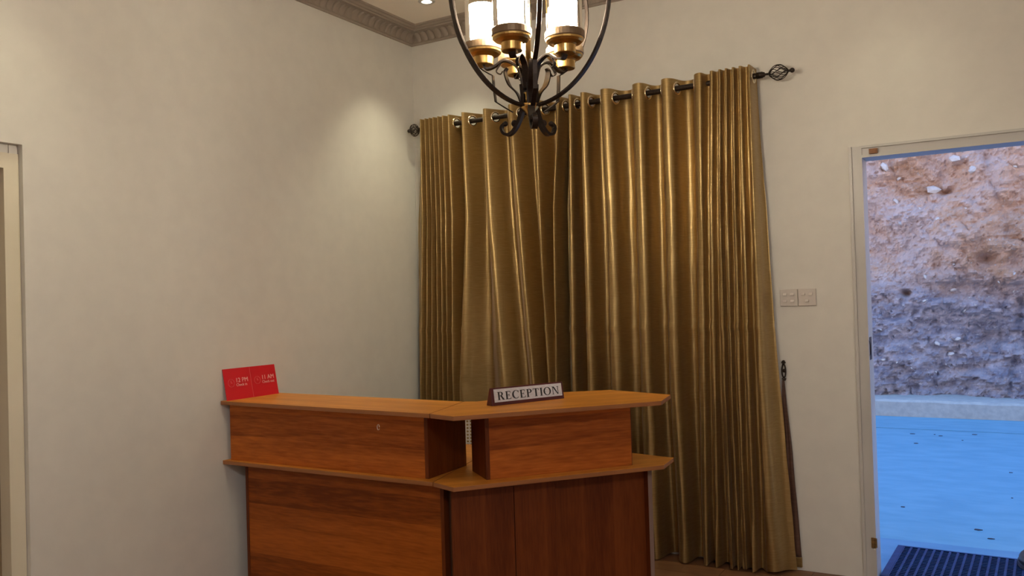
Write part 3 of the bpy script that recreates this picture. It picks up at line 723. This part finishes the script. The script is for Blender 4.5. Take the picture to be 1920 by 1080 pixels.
# tieback hook and the loose sash that stands for the curtain edge in shadow
hk = thing('tieback_hook', 'ornate dark metal tieback hook on the wall beside the curtain', 'hook', (2.288, -.001, .945))
bm = bmesh.new()
sweep(bm, [(.009*math.cos(a), -.012, .058+.034*math.sin(a)) for a in [2*PI*k/24 for k in range(24)]], .0038, seg=8, closed=True); link('ring', bm, IRON, hk, smooth=True)
for s, zc in ((1, .094), (-1, .024)):
    bm = bmesh.new()
    for k in range(5):
        a = PI/2*s + (k-2)*.55; sweep(bm, spline([(0, -.008, zc), (.006*math.cos(a), -.014, zc+.010*math.sin(a)), (.011*math.cos(a), -.010, zc+.018*math.sin(a))], 4), [.0035]*8+[.0012], seg=6)
    ball(bm, (0, -.012, zc), .0062, 10); link('leaf_ornament', bm, IRON, hk, smooth=True)
bm = bmesh.new(); lathe(bm, [(0, 0), (.010, 0), (.009, .004), (0, .005)], 12, (0, 0, .058), (0, -1, 0)); link('back_plate', bm, IRON, hk)
lining = thing('curtain_lining', 'dark brown satin sash standing for the curtain edge in shadow by the wall hook', 'lining')
bm = bmesh.new(); rows = []
for i in range(49):
    z = .955 - .885*i/48; t = i/48; xr = interp(z, [.06, .59, .938, .96], [2.346, 2.318, 2.292, 2.290]); w = .012 + .085*min(1, t*1.1)
    rows.append([bm.verts.new((xr-w*(1-k/8), -.014 - .007*abs(math.sin(k*1.1+.6)) - .003*math.sin(z*17), z)) for k in range(9)])
for a, b in zip(rows, rows[1:]):
    for k in range(8): bm.faces.new((a[k], a[k+1], b[k+1], b[k]))
o = link('band', bm, LINING, lining, smooth=True); m_ = o.modifiers.new('thick', 'SOLIDIFY'); m_.thickness = .003
bm = bmesh.new(); box(bm, 2.262, 2.347, -.024, -.010, .020, .070); link('hem', bm, SATIN, lining, bevel=.003)['label'] = 'gold hem at the end of the shadowed lining edge'

# ------------------------------------------------------------------ ceiling downlights
dl0 = None
for i, (x, y) in enumerate(DOWNLIGHTS):
    lb = ['round recessed ceiling downlight, lit, in the corner above the curtains', 'lit recessed downlight near the left wall by the recessed doorway', 'lit recessed downlight just above the open outer doorway',
          'lit recessed downlight in the middle of the room beyond the chandelier', 'lit recessed downlight by the back wall at the far right corner', 'lit recessed downlight half way along the right wall',
          'lit recessed downlight near the left wall at the front end of the room', 'lit recessed downlight in the middle of the front end of the room', 'lit recessed downlight near the right wall at the front end of the room'][i]
    t = thing('ceiling_light', lb, 'light', (x, y, CEIL), 0, 'recessed downlights')
    bm = lathe(bmesh.new(), [(.030, -.0005), (.030, -.006), (.044, -.007), (.050, -.003), (.050, -.0005)], 28); link('trim_ring', bm, FRAMEP, t, smooth=True)
    bm = lathe(bmesh.new(), [(0, -.004), (.030, -.004), (.030, -.001), (0, -.001)], 24); link('lens', bm, LENS, t)

t = thing('fill_light_housing', 'added flat round housing for the fill light at the front end of the room', 'light', (4.4, -5.6, CEIL))  # body added round the unseen fill light
link('housing', lathe(bmesh.new(), [(0, -.001), (.48, -.001), (.48, -.022), (.455, -.022), (.455, -.014), (0, -.014)], 40), FRAMEP, t)

# ------------------------------------------------------------------ chandelier
AX, AY = 2.043, -2.153
vdir = math.atan2(-4.4304-AY, 3.2945-AX)      # direction towards where the room is entered
CH = thing('chandelier', 'dark iron globe chandelier with five lit candle glass shades', 'chandelier', (AX, AY, 0))
def P(a, r, z): th = vdir - math.radians(a)*-1; return (r*math.cos(th), r*math.sin(th), z)
def tang(a): th = vdir + math.radians(a); return (-math.sin(th), math.cos(th), 0)
ZE = 2.32
for a in (65, 185, 305):
    pts = [P(a, .265*math.cos(p)+.004, ZE+.33*math.sin(p)) for p in [-PI/2+PI*k/44 for k in range(45)]]
    bm = bmesh.new(); sweep(bm, pts, .020, .007, side=tang(a)); link('cage_band', bm, IRON, CH, bevel=.001)
for a in (9, 129, 249):
    pts = [(.030, ZE+.33)] + [(.25*math.cos(p), ZE+(.30 if p > 0 else .25)*math.sin(p)) for p in [1.45 - k*.085 for k in range(30)] if p > -1.07]
    pts = [q for q in pts] + [(.120, 2.101), (.118, 2.06), (.113, 2.018), (.085, 1.998), (.058, 1.980)]
    bm = bmesh.new(); sweep(bm, [P(a, r, z) for r, z in pts], .014, .004, side=tang(a)); b_ = link('cage_band', bm, IRON, CH, bevel=.0008)
    sc = spline([(.022, 2.06, 0), (.020, 2.005, 0), (.030, 1.965, 0), (.048, 1.930, 0), (.068, 1.912, 0), (.088, 1.916, 0), (.096, 1.935, 0), (.086, 1.947, 0)], 6)
    bm = bmesh.new(); n = len(sc); sweep(bm, [P(a, p.x, p.y) for p in sc], [.024-.010*k/n for k in range(n)], [.012-.005*k/n for k in range(n)], side=tang(a))
    lf = spline([(.026, 1.995, 0), (.040, 2.035, 0), (.066, 2.065, 0), (.078, 2.105, 0), (.070, 2.118, 0)], 6); m_l = len(lf)
    b2 = bmesh.new(); sweep(b2, [P(a, p.x, p.y) for p in lf], [.010+.016*math.sin(PI*q/m_l) for q in range(m_l)], .004, side=tang(a)); link('leaf_bracket', b2, IRON, CH)
    ball(bm, P(a, .083, 1.946), .0085, 12); ball(bm, P(a, .052, 1.944), .011, 12); link('scroll', bm, IRON, CH, smooth=False)
bm = lathe(bmesh.new(), [(0, 1.955), (.006, 1.957), (.010, 1.966), (.026, 1.985), (.030, 1.992), (.028, 1.997), (.014, 2.0), (.014, 2.028), (.020, 2.032), (.0, 2.034)], 24); link('hub', bm, BRASS, CH, smooth=True)
bm = lathe(bmesh.new(), [(0, 2.03), (.0085, 2.03), (.0085, 2.66), (.018, 2.665), (.018, 2.68), (.006, 2.69), (0, 2.69)], 20); link('column', bm, BRASS, CH, smooth=True)
bm = bmesh.new()
for k in range(17):
    zc = 2.70+.026*k; rot = (k % 2)*PI/2
    sweep(bm, [(.007*math.cos(t)*math.cos(rot), .007*math.cos(t)*math.sin(rot), zc+.017*math.sin(t)) for t in [2*PI*q/14 for q in range(14)]], .0022, seg=6, closed=True)
link('chain', bm, IRON, CH, smooth=True)
bm = lathe(bmesh.new(), [(0, 3.115), (.012, 3.118), (.020, 3.13), (.055, 3.145), (.060, 3.155), (.060, CEIL-.001), (0, CEIL-.001)], 28); link('ceiling_rose', bm, IRON, CH, smooth=True)
ZP = 2.165
for k in range(5):
    a = -20 + 72*k; c = P(a, .139, 0); cx, cy = c[0], c[1]
    arm = spline([(.015, 2.045, 0), (.026, 2.085, 0), (.040, 2.118, 0), (.075, 2.135, 0), (.105, 2.118, 0), (.130, 2.112, 0), (.139, 2.128, 0)], 6)
    n = len(arm); bm = bmesh.new(); sweep(bm, [P(a, p.x, p.y) for p in arm], [.026-.009*math.sin(PI*q/n) for q in range(n)], [.007]*n, side=tang(a))
    am = link('arm', bm, IRON, CH, bevel=.001)
    bm = bmesh.new(); lf = spline([(.085, 2.128, 0), (.100, 2.104, 0), (.088, 2.094, 0), (.080, 2.103, 0)], 5); sweep(bm, [P(a, p.x, p.y) for p in lf], [.012*(1-.6*q/len(lf)) for q in range(len(lf))], .003, side=tang(a)); link('curled_leaf', bm, IRON, am)
    cup = lathe(bmesh.new(), [(0, ZP-.042), (.029, ZP-.042), (.031, ZP-.040), (.0315, ZP-.018), (.036, ZP-.015), (.050, ZP-.010), (.056, ZP-.004), (.057, ZP+.001), (0, ZP+.001)], 32, (cx, cy, 0))
    cu = link('candle_cup', cup, BRASS, CH, smooth=False)
    bm = lathe(bmesh.new(), [(0, ZP+.001), (.0575, ZP+.001), (.0595, ZP+.004), (.0595, ZP+.021), (.057, ZP+.025), (.048, ZP+.026), (0, ZP+.026)], 36, (cx, cy, 0)); link('drip_disc', bm, BRONZE, cu, smooth=False)['label'] = 'bronze rim disc'
    bm = lathe(bmesh.new(), [(0, ZP+.026), (.0425, ZP+.026), (.0435, ZP+.030), (.0435, ZP+.138), (.0415, ZP+.142), (.036, ZP+.142), (.036, ZP+.06), (0, ZP+.055)], 32, (cx, cy, 0)); link('inner_shade', bm, LITSHADE, cu, smooth=False)['label'] = 'glowing white inner shade'
    bm = lathe(bmesh.new(), [(.0535, ZP+.026), (.0535, ZP+.152), (.0540, ZP+.154)], 40, (cx, cy, 0)); link('outer_glass', bm, GLASS, cu, smooth=True)['label'] = 'clear glass outer cylinder'
